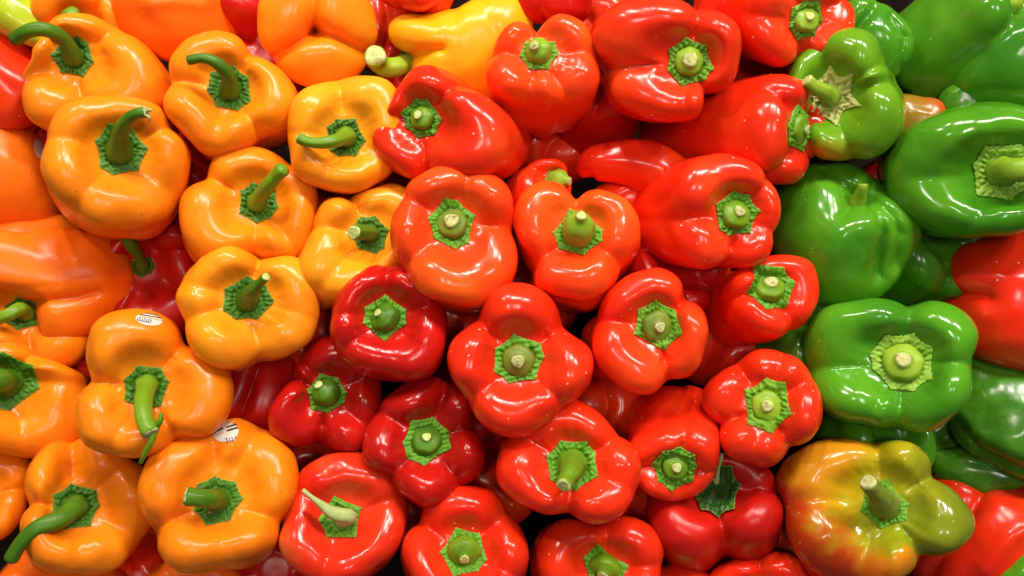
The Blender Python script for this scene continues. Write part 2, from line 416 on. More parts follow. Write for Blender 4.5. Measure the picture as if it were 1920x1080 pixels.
            CV[nr + 1, j] = (edge[j] * .97 * math.cos(q[j]), edge[j] * .97 * math.sin(q[j]), zs[-1] - .0008 + cz * Rc * .8)
        ff = [tuple(reversed(x)) for x in grid_faces(nr + 2, NT)]
        mi = [0] * ((nr - 1) * NT) + [1] * NT + [0] * NT
        link('calyx', mesh('calyx', CV.reshape(-1, 3) - base, ff, True, mi), [CAL[ccol], RIM], root)
    else: Rc = px2m(40, z)
    # ---- stem
    if stem:
        tip_r = px2m(stem.get('r', 13), z) * (1 if 'path' in stem else .82)
        if 'path' in stem:
            pts = [np.array([0, 0, -.0015]), np.array([0, 0, .25 * Rc])] if stem.get('up', True) else [np.array([0, 0, 0.])]
            for (x, y, h) in stem['path']: pts.append((at(x, y, z + h * .01) - C) @ B)
            n = 30
        else:
            x, y, h = stem['tip']; h *= .68 if h < 2 else 1; T = (at(x, y, z + h * .01) - C) @ B
            pts = [np.array([0, 0, -.0015]), np.array([T[0] * .12, T[1] * .12, T[2] * .38]), np.array([T[0] * .55, T[1] * .55, T[2] * .74]), T]
            n = 20
        path = catmull(pts, n)
        s = np.concatenate([[0], np.cumsum(np.linalg.norm(np.diff(path, axis=0), axis=1))]); s /= s[-1]
        b0 = stem.get('b', .54) * Rc * (1 if 'path' in stem else 1.1)
        if 'path' in stem:
            m_ = stem.get('m', tip_r * 1.15)
            if stem.get('m'): m_ = px2m(stem['m'], z)
            rad_ = np.interp(s, [0, .08, .17, .30, .45, .86, .96, 1], [b0, b0, b0 * .86, max(m_, b0 * .62), m_, tip_r * .92, tip_r * 1.03, tip_r * .96])
        else:
            rad_ = np.interp(s, [0, .25, .50, .68, .80, .86, .95, 1], [b0, b0 * 1.03, b0 * 1.0, b0 * .90, max(tip_r * 1.3, b0 * .62), tip_r * 1.04, tip_r, tip_r * .9])
        for _ in range(2): rad_[1:-1] = (rad_[:-2] + 2 * rad_[1:-1] + rad_[2:]) / 4
        sv, sf, tg, u = tube(path, rad_, 24, stem.get('ribs', .035), round_end=stem.get('round', False))
        so = link('stem', mesh('stem', sv - base, sf), [STM[scol]], root)
        if not stem.get('round'):
            b = np.cross(tg, u); cv = []; nn = 22
            rrs = [(.0, .16), (.28, .20), (.45, .10), (.70, .22), (.86, .12), (.95, -.05)]
            for (k, h) in rrs:
                for j in range(nn):
                    a = 2 * np.pi * j / nn; k2 = k * (1 + .07 * math.cos(3 * a + key.__hash__() % 7)) 
                    cv.append(path[-1] + tip_r * (k2 * (u * math.cos(a) + b * math.sin(a)) + tg * (h + (rng.uniform(-.06, .06) if k > .1 else 0))))
            link('stem_cut', mesh('stem_cut', np.array(cv) - base, grid_faces(len(rrs), nn)), [CUTB if stem.get('cork') else CUT], so)
    return root
def strip(pts, r, mat, key, name, pts_mat=None):
    """a thin curl or fibre on the stem of a pepper already built"""
    body, V, f, B, C, base, root = BODIES[key]
    P = catmull([(at(x, y, z * .01) - C) @ B for x, y, z in pts], 16)
    rad_ = np.interp(np.linspace(0, 1, 16), np.linspace(0, 1, len(r)), [px2m(k, 0) for k in r])
    sv, sf, _, _ = tube(P, rad_, 8)
    return link(name, mesh(name, sv - base, sf), [mat], root)
def long_pepper(kind, label, path, rad, group, key):
    P = catmull([at(x, y, z * .01) for x, y, z in path], 40); rng = random.Random(key)
    u = np.linspace(0, 1, 40); rr = np.interp(u, np.linspace(0, 1, len(rad)), [px2m(k, 0) for k in rad])
    for _ in range(6): rr[1:-1] = (rr[:-2] + 2 * rr[1:-1] + rr[2:]) / 4
    V, f, _, _ = tube(P, rr, 40, .02)
    c = V.mean(0); V = V + (waves(V, rng, .03, .0008))[:, None] * nrm(np.array([.2, .3, 1]))[None]
    root = bpy.data.objects.new('long_pepper', None); scene.collection.objects.link(root)
    root.location = world(P[-1]); tag(root, label, 'pepper', group); root.empty_display_size = .01
    link('body', mesh('body', (V - P[-1]) @ Rw.T, f), [SK[kind]], root)
    return root
# ---- stickers: thin ovals that follow the skin; their printing is geometry laid on the same skin
def sticker(key, c, a, b, rot, marks, film=False, name='sticker'):
    body, V, f, B, C, base, root = BODIES[key]
    bvh = BVHTree.FromPolygons(V.tolist(), f)
    o = (CAM - C) @ B
    cr, sr = math.cos(math.radians(rot)), math.sin(math.radians(rot))
    def drop(x, y, h):
        px = c[0] + x * cr - y * sr; py = c[1] - (x * sr + y * cr)
        d = ray(px, py) @ B; hit = bvh.ray_cast(Vector(o), Vector(d).normalized())
        if hit[0] is None: return None
        n = hit[1]; n = n if n.dot(Vector(d)) < 0 else -n
        return np.array(hit[0] + n * h)
    def patch(polys, h, name, mat, parent):
        vs = []; fs = []
        for poly in polys:
            ps = [drop(x, y, h) for x, y in poly]
            if any(p is None for p in ps): continue
            k = len(vs); vs += ps; fs.append(tuple(range(k, k + len(ps))))
        if vs: return link(name, mesh(name, np.array(vs) - base, fs), [mat], parent)
    n = 28; rings = [0.001, .35, .7, 1.0]; polys = []
    for i in range(3):
        for j in range(n):
            t0, t1 = 2 * math.pi * j / n, 2 * math.pi * (j + 1) / n
            polys.append([(a * rings[i] * math.cos(t0), b * rings[i] * math.sin(t0)), (a * rings[i+1] * math.cos(t0), b * rings[i+1] * math.sin(t0)),
                          (a * rings[i+1] * math.cos(t1), b * rings[i+1] * math.sin(t1)), (a * rings[i] * math.cos(t1), b * rings[i] * math.sin(t1))])
    st = patch(polys, .00035, name, FILM if film else PAPER, root)
    if st is None: return
    def bar(x0, y0, x1, y1, wd):
        L = math.hypot(x1 - x0, y1 - y0); nx, ny = -(y1 - y0) / L * wd / 2, (x1 - x0) / L * wd / 2; k = 4; out = []
        for i in range(k):
            a0, a1 = i / k, (i + 1) / k
            A0 = (x0 + (x1 - x0) * a0, y0 + (y1 - y0) * a0); A1 = (x0 + (x1 - x0) * a1, y0 + (y1 - y0) * a1)
            out.append([(A0[0]-nx, A0[1]-ny), (A1[0]-nx, A1[1]-ny), (A1[0]+nx, A1[1]+ny), (A0[0]+nx, A0[1]+ny)])
        return out
    for nm, mat, bars in marks:
        pl = []
        for q_ in bars: pl += bar(*q_)
        patch(pl, .0006, nm, mat, st)
def digits(txt, x, y, w_, h, wd):
    G = {'1': [(.3, .8, .55, 1), (.55, 1, .55, 0)], '2': [(0, .85, .3, 1), (.3, 1, .75, .95), (.75, .95, .8, .65), (.8, .65, 0, 0), (0, 0, .85, 0)],
         '3': [(0, 1, .75, 1), (.75, 1, .4, .58), (.4, .58, .8, .42), (.8, .42, .75, .1), (.75, .1, .35, 0), (.35, 0, 0, .08)]}
    out = []
    for i, ch in enumerate(txt):
        for a, b, c, d in G[ch]: out.append((x + i * w_ * 1.15 + a * w_, y + b * h, x + i * w_ * 1.15 + c * w_, y + d * h, wd))
    return out
# ------------------------------------------------------------------ the pile
GO, GR, GG, GH = 'orange bell peppers in the pile', 'red bell peppers in the pile', 'green bell peppers in the pile', 'half ripe peppers in the pile'
# ---- orange side
pepper('oa', 'orange', 'orange bell pepper near top left corner, long stem hooking left with a flared tip', (140, 108), -0.4, (-.32, .28),
  [(150,32),(205,46),(262,85),(300,140),(304,195),(262,225),(200,232),(125,240),(78,232),(42,188),(34,148),(62,112),(88,62)],
  [(60,142,.8),(152,170,.9),(215,62,.7),(95,72,.6)], L=2.0, ccol='dark', calyx=38, scol='dark', group=GO,
  stem=dict(path=[(118,72,1.6),(85,55,2.6),(52,58,2.8),(28,74,2.2)], r=13, m=13, b=.5))
pepper('ob', 'orange', 'orange bell pepper with slim stem arching left, below the big plain orange at top', (432, 168), 0.6, (-.10, .22),
  [(388,63),(440,70),(475,100),(515,125),(545,165),(540,235),(495,262),(447,284),(398,292),(352,250),(308,200),(312,155),(322,105),(345,78)],
  [(314,150,1),(468,105,.8),(478,240,.6),(398,290,.35)], L=2.0, ccol='dark', calyx=42, scol='dark', group=GO,
  stem=dict(path=[(427,140,1.6),(405,117,2.4),(380,109,2.6),(354,113,2.5)], r=9, m=13, b=.5))
pepper('oc', 'orange', 'large round orange bell pepper with frayed broken stem bent up to the right', (224, 284), 2.0, (0, .22),
  [(195,186),(250,187),(298,205),(324,240),(350,275),(356,312),(348,350),(325,392),(280,425),(238,428),(190,425),(140,400),(103,362),(84,312),(88,255),(112,212),(148,194)],
  [(324,240,.55),(86,258,.4),(335,380,.3),(140,400,.45)], L=1.9, ccol='dark', calyx=48, scol='dark', group=GO, wob=1.2,
  stem=dict(path=[(226,250,1.6),(236,228,2.4),(254,214,2.9),(274,210,3.0)], r=10, m=14, b=.52, cork=True))
strip([(273,210,5.0),(281,206,5.3),(285,209,5.2)], [4, 2.5, 1.5], CUTB, 'oc', 'frayed_end')
strip([(274,214,5.0),(280,221,5.1),(280,228,4.8)], [4, 2.5, 2], CUTB, 'oc', 'frayed_end')
pepper('od', 'amber', 'yellow orange bell pepper with thin stem lying left, touching the leftmost upper red pepper', (648, 258), 0.2, (0, .10),
  [(690,147),(650,143),(600,152),(562,180),(545,215),(543,255),(550,290),(560,325),(600,350),(645,358),(700,345),(738,318),(752,250),(745,190),(725,160)],
  [(634,148,.75),(545,250,.35),(738,300,.5),(600,350,.3)], L=2.0, ccol='dark', calyx=40, scol='mid', group=GO, gw=.2,
  stem=dict(path=[(628,264,1.9),(600,268,2.3),(578,266,2.3),(560,259,2.3)], r=10, m=12, b=.5))
pepper('oe', 'orange', 'orange bell pepper with straight round ended stem, ringed by five other orange peppers', (483, 380), -0.2, (0, .2),
  [(460,283),(410,294),(385,330),(352,360),(343,400),(348,440),(370,480),(420,490),(480,482),(530,482),(565,486),(582,440),(591,390),(585,345),(550,308),(520,290)],
  [(386,333,.8),(475,482,.8),(562,484,.6),(540,305,.5)], L=2.0, ccol='dark', calyx=40, scol='mid', group=GO,
  stem=dict(path=[(500,352,1.8),(520,328,2.6),(532,316,2.9)], r=13, m=14, b=.48, round=True))
pepper('of', 'amber', 'orange bell pepper with pale cut stub pointing left, tucked behind two red peppers', (692, 440), -0.6, (.2, .22),
  [(745,355),(690,358),(655,364),(612,377),(592,410),(574,455),(567,500),(580,535),(605,555),(640,560),(690,545),(740,505),(785,440),(778,380)],
  [(655,364,1),(588,425,.7),(618,520,.5),(700,575,.5)], L=2.1, ccol='dark', calyx=37, scol='dark', group=GO,
  stem=dict(path=[(680,436,1.5),(664,436,2.3)], r=14, m=15, b=.5))
pepper('og', 'amber', 'five lobed yellow orange bell pepper with short stem, beside the square shouldered dark red one', (464, 562), 1.0, (0, .08),
  [(440,464),(395,475),(352,510),(336,550),(345,590),(349,622),(372,660),(410,684),(450,690),(488,676),(540,663),(580,630),(594,570),(584,520),(550,484),(510,476),(488,478)],
  [(490,476,.9),(348,602,.7),(490,678,.7),(340,530,.35),(590,600,.3)], L=1.9, ccol='dark', calyx=45, scol='dark', group=GO,
  stem=dict(path=[(474,545,1.8),(488,530,2.5),(499,519,3.0)], r=8, m=16, b=.5))
pepper('oh', 'orange', 'orange bell pepper with thick downward stem ending in a torn green strip', (275, 725), 2.3, (-.05, .0),
  [(245,588),(198,605),(168,650),(164,690),(170,715),(147,745),(146,790),(160,828),(200,848),(240,854),(290,848),(340,820),(393,814),(420,780),(429,730),(414,682),(385,660),(347,640),(330,612),(292,590)],
  [(350,640,.7),(168,715,.9),(330,828,.6),(205,848,.35)], L=1.8, ccol='dark', calyx=43, scol='mid', group=GO, wob=1.2,
  stem=dict(path=[(268,760,2.0),(272,790,2.7),(283,812,3.0)], r=16, m=16, b=.5, cork=True))
strip([(286,808,4.9),(299,790,5.3),(303,775,5.4)], [7, 6, 3], STM['mid'], 'oh', 'torn_strip')
strip([(296,790,5.1),(284,825,5.2),(272,850,4.9),(263,868,4.6)], [5, 6, 5, 3], STM['mid'], 'oh', 'torn_strip')
pepper('oi', 'orange', 'large orange bell pepper with stubby leftward stem and white 3121 sticker on upper shoulder', (407, 938), 1.5, (0, .08),
  [(400,792),(345,815),(302,840),(276,880),(266,930),(271,970),(290,998),(303,1040),(340,1062),(400,1062),(468,1052),(510,1020),(526,985),(556,930),(556,880),(530,832),(482,800),(442,787)],
  [(288,992,1),(530,980,.8),(396,792,.75),(490,800,.6),(420,1062,.25)], L=1.9, ccol='dark', calyx=46, scol='dark', group=GO, wob=1.2,
  stem=dict(path=[(398,936,1.4),(376,934,2.2),(350,931,2.4)], r=17, m=17, b=.5, cork=True))
pepper('oj', 'orange', 'orange bell pepper with the longest stem, sweeping to the bottom left corner', (140, 952), 0.6, (.02, .08),
  [(150,816),(102,826),(64,868),(49,908),(52,945),(40,985),(50,1025),(70,1058),(120,1072),(180,1072),(240,1045),(282,985),(288,940),(262,870),(228,848),(195,826)],
  [(52,943,.9),(133,818,.9),(270,1010,.6),(252,862,.5),(150,1072,.3)], L=1.9, ccol='dark', calyx=44, scol='dark', group=GO, wob=1.3,
  stem=dict(path=[(112,974,1.6),(70,990,2.3),(38,1020,2.4),(21,1048,2.2)], r=13, m=17, b=.52, round=True))
pepper('ok', 'deep', 'deep orange bell pepper lying stemless on its side, over a curved stem at left edge', (120, 530), -0.6, (0, 0),
  [(60,437),(151,434),(197,440),(239,473),(253,505),(247,547),(212,593),(170,628),(130,649),(92,643),(70,600),(62,572),(14,547),(-40,535),(-110,520),(-120,470),(-60,440)], [],
  dome=.62, L=1.3, taper=.3, crease=[([(62,570),(100,566),(150,560),(185,548)], 13, .55), ([(170,470),(190,520),(180,560)], 20, -.25)], calyx=0, group=GO)
pepper('ol', 'deep', 'plain orange pepper squeezed between the large round one and the stemless side lying one', (75, 490), -2.6, (0, 0),
  [(75,400),(0,408),(-60,440),(-80,500),(-40,570),(60,590),(160,570),(190,500),(165,440),(130,408)], [], dome=.7, L=1.3, taper=.3, calyx=0, group=GO)
pepper('om', 'deep', 'smooth orange bell pepper at left edge, sticker half hidden by the large round one', (-8, 325), -1.2, (0, 0),
  [(0,214),(55,236),(95,290),(112,340),(118,390),(100,430),(40,446),(-60,440),(-130,380),(-140,300),(-90,230)], [], dome=.75, L=1.4, taper=.3, crease=[([(60,240),(110,300)], 18, .25)], calyx=0, group=GO)
pepper('on', 'orange', 'orange bell pepper at left edge whose stem emerges leftward beneath the stemless one', (48, 585), -2.0, (-.1, .1),
  [(45,490),(110,510),(150,570),(166,630),(146,670),(102,690),(50,690),(5,665),(-50,640),(-70,580),(-30,515)], [(64,690,.9),(155,600,.5),(-60,600,.6)], ccol='dark', calyx=36, scol='mid', group=GO,
  stem=dict(path=[(36,580,1.4),(15,590,2.0),(-12,600,2.0)], r=12, m=13))
pepper('oo', 'orange', 'wrinkled orange bell pepper at left edge showing half its big dark green collar', (12, 718), -0.8, (-.1, .05),
  [(20,640),(75,668),(130,690),(166,700),(164,745),(156,800),(128,842),(70,862),(8,850),(-60,825),(-100,740),(-60,660)], [(60,668,.7),(60,862,.4),(-90,760,.7),(150,720,.5)], ccol='dark', calyx=56, scol='dark', group=GO, wob=1.6,
  stem=dict(path=[(0,712,1.6),(-30,706,2.0)], r=20, m=22))
pepper('op', 'orange', 'orange bell pepper cut off by left edge, left of the longest stemmed one', (-45, 930), -0.8, (0, .05),
  [(-40,840),(15,848),(48,868),(52,915),(40,960),(15,1000),(-50,1020),(-120,990),(-140,920),(-110,850)], [(52,915,.6),(-40,840,.7),(-50,1020,.5)], ccol='dark', calyx=30, group=GO)
pepper('oq', 'deep', 'reddish orange bell pepper under the longest stem, 3121 sticker at the bottom edge', (120, 1140), -2.0, (0, -.05),
  [(120,1020),(40,1030),(0,1075),(-20,1140),(30,1220),(120,1240),(200,1220),(240,1140),(235,1080),(190,1035)], [(10,1060,.5),(230,1060,.5),(120,1230,.5)], ccol='dark', calyx=38, group=GO)
pepper('or', 'deep', 'big plain orange bell pepper lying at the top edge, no stem in view', (325, 0), -1.2, (0, .0),
  [(197,-10),(205,25),(235,70),(275,102),(330,117),(390,113),(440,92),(458,60),(460,10),(440,-60),(380,-100),(270,-100),(210,-60)], [], dome=.62, L=1.6, taper=.2, crease=[([(195,20),(215,-40)], 12, .3), ([(280,8),(325,2),(380,10)], 10, -.12)], calyx=0, group=GO)
pepper('os', 'orange', 'orange bell pepper at top edge, only a rounded stub of green stem showing', (152, 52), -2.6, (-.1, -.25),
  [(130,-50),(70,-10),(62,50),(100,110),(200,120),(238,50),(205,-20)], [(62,40,.6),(205,-20,.6),(220,100,.5)], ccol='dark', calyx=30, scol='mid', group=GO,
  stem=dict(path=[(140,38,2.0),(128,24,2.6)], r=17, m=17, round=True))
pepper('ot', 'orange', 'orange bell pepper turned bottom up, three bulging lobes meeting at a dark dot', (590, 60), -0.2, (0, -.03),
  [(600,-62),(540,-50),(490,-5),(481,40),(490,88),(518,122),(560,157),(620,164),(670,146),(698,100),(708,50),(694,0),(660,-45)], [],
  dome=.50, L=1.7, taper=.15, crease=[([(590,58),(588,20),(583,-60)], 15, .75), ([(590,60),(555,82),(515,108),(490,110)], 15, .8), ([(590,60),(635,72),(690,100),(715,115)], 15, .8), ([(590,58),(591,60)], 9, .5)], calyx=0, group=GO)
pepper('ou', 'deep', 'reddish orange bell pepper at bottom edge under the large 3121 stickered one', (366, 1150), -2.2, (0, .0),
  [(366,1046),(310,1052),(275,1085),(260,1150),(290,1220),(366,1240),(440,1220),(470,1150),(462,1090),(440,1055)], [(300,1060,.4),(440,1230,.5)], ccol='dark', calyx=38, group=GO)
pepper('yl', 'yellow', 'bright yellow bell pepper lying on its side, nub lobe at its left end', (850, 90), -1.0, (0, .0),
  [(727,62),(731,42),(748,29),(800,27),(850,17),(895,-6),(945,-15),(985,0),(1000,50),(990,130),(950,190),(890,200),(830,180),(785,168),(768,140),(768,104),(752,96),(735,84)], [],
  dome=.68, L=1.5, taper=.25, crease=[([(766,104),(795,96),(825,92)], 11, .4), ([(900,0),(930,60),(960,120)], 25, .15)], calyx=0, group='yellow bell peppers in the pile')
long_pepper('lime', 'long yellow green pepper running into the top left corner', [(-80,-60,-2.2),(0,8,-1.8),(48,44,-1.8),(84,76,-2.2),(98,92,-2.6)], [44,47,40,24,6], 'long peppers in the pile', 'ch')
# ---- red side
pepper('ra', 'red', 'red bell pepper leaning left against the yellow orange one, long body to the right', (794, 222), 0.9, (-.42, .10),
  [(800,128),(836,138),(866,158),(905,180),(940,225),(950,280),(925,320),(880,330),(830,335),(780,340),(732,312),(706,262),(721,220),(744,190),(758,155)],
  [(862,156,.9),(802,338,1),(722,225,.55)], L=2.3, calyx=38, ccol='mid', scol='mid', group=GR, gw=.15, stem=dict(tip=(783,215,1.2), r=11, b=.55), taper=.1)
pepper('rb', 'scarlet', 'upright orange red bell pepper with tall body, right of the bright yellow one', (1010, 103), 1.2, (0.02, .62),
  [(960,48),(1005,50),(1050,40),(1094,65),(1120,120),(1116,160),(1065,185),(1000,190),(945,182),(918,150),(924,92)],
  [(1007,48,1),(922,96,.9),(985,195,.9),(1112,100,.6),(1075,190,.7)], L=2.3, taper=.22, calyx=37, ccol='lime', scol='lime', group=GR, stem=dict(tip=(1001,85,1.8), r=12, b=.6, cork=True), cav=.24)
pepper('rc', 'red', 'large shiny red bell pepper at top with corky stem, resting on a long red one', (1291, 116), 2.0, (.16, .05),
  [(1240,1),(1180,8),(1128,40),(1112,82),(1136,130),(1150,180),(1195,212),(1260,227),(1308,218),(1328,178),(1368,158),(1384,110),(1380,55),(1345,24),(1306,12),(1275,2)],
  [(1322,172,1.2),(1140,128,.9),(1310,14,.8),(1270,227,.4)], L=2.1, calyx=44, ccol='lime', scol='lime', group=GR, stem=dict(tip=(1294,112,1.1), r=18, b=.56, cork=True), gw=.13)
pepper('rd', 'red', 'red bell pepper at top edge next to greens, lime collar turned right', (1508, 36), 0.8, (.68, -.12),
  [(1515,-60),(1560,-40),(1592,5),(1580,58),(1548,95),(1500,120),(1440,114),(1400,70),(1395,0),(1440,-55)], [(1502,120,1),(1592,-5,.7),(1460,-60,.7),(1395,30,.5)], L=2.4, calyx=38, ccol='lime', scol='lime', group=GR, stem=dict(tip=(1519,30,1.0), r=11, b=.6), cav=.22)
pepper('re', 'red', 'long red bell pepper on its side, narrow collar at its right end', c=(1494,243), z=0.4, ax=(.66,-.12,.70), R=108, L=3.2, taper=.45, cav=.17,
  grd=[(-50,1),(60,.9),(140,.7),(-140,.7)], calyx=44, ccol='mid', scol='mid', cn=6, group=GR, gb=.07, stem=dict(tip=(1514,244,.7), r=12, b=.6, cork=True))
pepper('rf', 'red', 'big red bell pepper, body lying left, collar right, between long red and ribbed green', (1375, 402), 1.4, (.58, .02),
  [(1342,292),(1392,303),(1438,345),(1451,408),(1440,462),(1406,500),(1360,502),(1300,496),(1268,440),(1258,385),(1282,322)],
  [(1372,502,1.1),(1262,412,1.0),(1430,335,.6),(1446,440,.4)], L=2.7, calyx=46, ccol='mid', scol='mid', group=GR, stem=dict(tip=(1388,395,1.2), r=14, b=.56, cork=True), taper=.12, gb=.07)
pepper('rg', 'scarlet', 'orange red bell pepper with widest flat cut stem, above the square shouldered dark red one', (848, 420), 1.7, (0, .16),
  [(850,313),(800,326),(757,360),(735,420),(737,470),(757,512),(802,550),(850,570),(908,568),(952,530),(968,480),(964,432),(960,380),(930,336),(890,316)],
  [(966,428,.8),(752,508,.8),(752,366,.6),(885,316,.5)], L=2.0, calyx=46, ccol='mid', scol='olive', group=GR, stem=dict(tip=(846,413,1.0), r=18, b=.58, cork=True), gw=.2)
pepper('rh', 'scarlet', 'three lobed orange red bell pepper with tall cone stem and deep notch', (1084, 438), 1.0, (0, .24),
  [(1022,347),(987,361),(967,400),(972,450),(995,490),(1008,535),(1058,552),(1102,560),(1140,540),(1166,500),(1194,452),(1190,400),(1150,366),(1104,354),(1080,366),(1058,350)],
  [(1079,360,1.0),(1000,498,.75),(1165,500,.75)], L=2.1, calyx=46, ccol='lime', scol='lime', group=GR, stem=dict(tip=(1090,404,2.4), r=12, b=.58), gw=.2)
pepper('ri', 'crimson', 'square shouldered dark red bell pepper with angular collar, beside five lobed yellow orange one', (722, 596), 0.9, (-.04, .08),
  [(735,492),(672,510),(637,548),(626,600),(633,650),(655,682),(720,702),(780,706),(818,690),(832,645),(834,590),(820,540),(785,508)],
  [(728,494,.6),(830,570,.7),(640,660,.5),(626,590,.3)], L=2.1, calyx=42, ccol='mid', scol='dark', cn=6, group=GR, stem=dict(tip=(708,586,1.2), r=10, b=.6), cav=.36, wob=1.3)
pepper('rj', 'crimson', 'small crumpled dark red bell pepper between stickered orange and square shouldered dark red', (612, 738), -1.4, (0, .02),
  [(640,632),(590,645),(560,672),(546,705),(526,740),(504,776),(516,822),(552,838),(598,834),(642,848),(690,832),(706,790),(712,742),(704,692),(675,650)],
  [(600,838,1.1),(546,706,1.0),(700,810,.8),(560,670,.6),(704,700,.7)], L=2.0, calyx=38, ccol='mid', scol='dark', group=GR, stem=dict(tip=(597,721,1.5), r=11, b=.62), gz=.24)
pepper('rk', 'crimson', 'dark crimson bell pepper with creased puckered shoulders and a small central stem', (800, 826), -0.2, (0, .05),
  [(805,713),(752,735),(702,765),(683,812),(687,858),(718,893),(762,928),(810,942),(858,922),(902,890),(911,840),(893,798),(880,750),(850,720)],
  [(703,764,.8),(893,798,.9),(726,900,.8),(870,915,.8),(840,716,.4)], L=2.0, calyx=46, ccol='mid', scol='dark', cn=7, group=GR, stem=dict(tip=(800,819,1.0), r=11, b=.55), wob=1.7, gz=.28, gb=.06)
pepper('rl', 'blush', 'blotchy red bell pepper with pale torn stem curving to upper left', (640, 972), -0.2, (0, .04),
  [(640,852),(590,870),(551,918),(531,970),(530,1020),(552,1060),(602,1090),(660,1090),(718,1062),(752,1010),(763,950),(740,890),(692,862)],
  [(552,915,.5),(750,930,.6),(600,1090,.5)], L=2.0, calyx=43, ccol='mid', scol='pale', cn=5, group=GR, cav=.34, wob=1.5,
  stem=dict(path=[(655,968,1.0),(625,962,1.6),(592,938,2.2),(568,919,2.4)], r=4, m=13, b=.40, up=False))
pepper('rm', 'red', 'red star shaped four lobed bell pepper with round green stem, low centre', (972, 675), 2.4, (0, .0),
  [(985,536),(932,545),(898,580),(872,615),(847,650),(846,700),(870,742),(892,782),(940,811),(985,809),(1038,780),(1082,745),(1109,700),(1104,655),(1070,622),(1054,590),(1032,556)],
  [(890,594,1.05),(1062,606,1.1),(1064,768,.6),(878,755,.7)], L=1.9, calyx=49, ccol='mid', scol='olive', cn=7, group=GR, stem=dict(tip=(971,678,1.3), r=16, b=.56, cork=True), cav=.38, gw=.2)
pepper('rn', 'red', 'red bell pepper with six sided collar and broad white gleam on its top lobe', (1233, 612), 1.5, (0, .04),
  [(1230,509),(1180,520),(1146,545),(1121,590),(1116,650),(1131,690),(1170,724),(1220,737),(1254,716),(1300,700),(1320,650),(1321,600),(1302,566),(1286,553),(1278,530)],
  [(1290,556,1.1),(1257,722,1.1),(1118,600,.7)], L=2.1, calyx=48, ccol='lime', scol='olive', cn=6, group=GR, stem=dict(tip=(1238,614,1.1), r=13, b=.56, cork=True), gw=.13)
pepper('ro', 'red', 'red bell pepper, body running down left, corky collar at upper right, beside ribbed green', (1440, 541), 0.3, (.42, .20),
  [(1425,488),(1470,486),(1512,503),(1529,555),(1518,600),(1482,624),(1425,626),(1385,592),(1370,545),(1388,508)],
  [(1500,618,1.1),(1372,560,1),(1400,494,.7)], L=2.6, taper=.04, calyx=47, ccol='mid', scol='mid', cn=6, group=GR, stem=dict(tip=(1446,528,1.0), r=17, b=.55, cork=True), cav=.28)
pepper('rp', 'red', 'compact red bell pepper with many small gleaming lobes, touching the mottled half ripe one', (1437, 760), 1.4, (0, .04),
  [(1440,658),(1390,669),(1346,700),(1321,740),(1331,780),(1348,802),(1356,840),(1400,867),(1450,871),(1484,845),(1520,820),(1539,770),(1533,720),(1500,680)],
  [(1345,797,1.1),(1485,842,1.1),(1375,672,.8),(1528,705,.7),(1470,660,.5),(1405,868,.4)], L=1.9, calyx=51, ccol='lime', scol='lime', cn=6, group=GR, stem=dict(tip=(1439,761,.9), r=14, b=.5), cav=.26)
pepper('rq', 'red', 'red bell pepper seen along its side, jagged collar at its lower end', (1266, 872), 0.5, (.0, -.62),
  [(1265,800),(1208,812),(1172,850),(1196,893),(1236,922),(1282,931),(1328,910),(1349,865),(1342,820),(1312,802)],
  [(1185,876,.7),(1290,800,.6),(1340,890,.6)], L=2.6, taper=.06, calyx=44, ccol='mid', scol='mid', cn=8, group=GR, stem=dict(tip=(1269,877,1.0), r=12, b=.5), cav=.2, gb=.07)
pepper('rr', 'red', 'red bell pepper with thickest green cone stem slanting down left, bottom middle', (1073, 872), 1.9, (0, .0),
  [(1065,752),(1010,766),(977,800),(952,820),(937,860),(946,910),(972,940),(1012,960),(1060,966),(1110,979),(1160,960),(1194,910),(1199,870),(1182,830),(1152,808),(1120,771)],
  [(1064,970,1.15),(1165,815,.9),(965,808,.8),(1190,920,.35)], L=1.9, calyx=50, ccol='mid', scol='mid', cn=7, group=GR, stem=dict(path=[(1070,884,1.6),(1062,900,2.3),(1057,910,2.7)], r=15, m=22, b=.62), gw=.16)
pepper('rs', 'red', 'red bell pepper at bottom edge with tapered green stem, right of the blotchy one', (870, 1036), 0.4, (0, .04),
  [(870,916),(812,930),(782,970),(757,1010),(762,1060),(782,1100),(830,1140),(900,1150),(960,1118),(990,1060),(980,1000),(950,950),(910,922)],
  [(782,975,.9),(958,955,.6),(980,1090,.7)], L=2.0, calyx=46, ccol='mid', scol='mid', cn=6, group=GR, stem=dict(tip=(871,1049,1.3), r=12, b=.62), cav=.36, gw=.2)
pepper('rt', 'red', 'red bell pepper under the thick stemmed one, collar cut by the bottom edge', (1132, 1066), -0.6, (.16, -.05),
  [(1045,985),(1010,1040),(1020,1110),(1080,1160),(1160,1160),(1230,1110),(1241,1030),(1204,985),(1172,970),(1120,985)],
  [(1135,980,.7),(1240,1060,.6),(1040,1120,.6)], L=2.2, calyx=44, ccol='mid', scol='mid', cn=5, group=GR, stem=dict(tip=(1130,1080,1.0), r=14, b=.6), cav=.36)
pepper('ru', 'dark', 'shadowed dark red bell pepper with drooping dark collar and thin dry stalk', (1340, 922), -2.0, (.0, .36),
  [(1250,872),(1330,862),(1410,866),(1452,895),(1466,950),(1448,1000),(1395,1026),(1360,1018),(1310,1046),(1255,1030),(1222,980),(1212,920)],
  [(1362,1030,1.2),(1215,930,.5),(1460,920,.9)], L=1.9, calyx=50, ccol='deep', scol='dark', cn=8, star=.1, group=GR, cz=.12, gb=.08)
strip([(1343,905,-1.6),(1347,880,-1.0),(1355,850,-.6)], [6, 3, 3.5], STM['pale'], 'ru', 'dry_stalk')
strip([(1341,905,-1.5),(1336,896,-1.2)], [2, 1.5], STM['pale'], 'ru', 'dry_stalk')
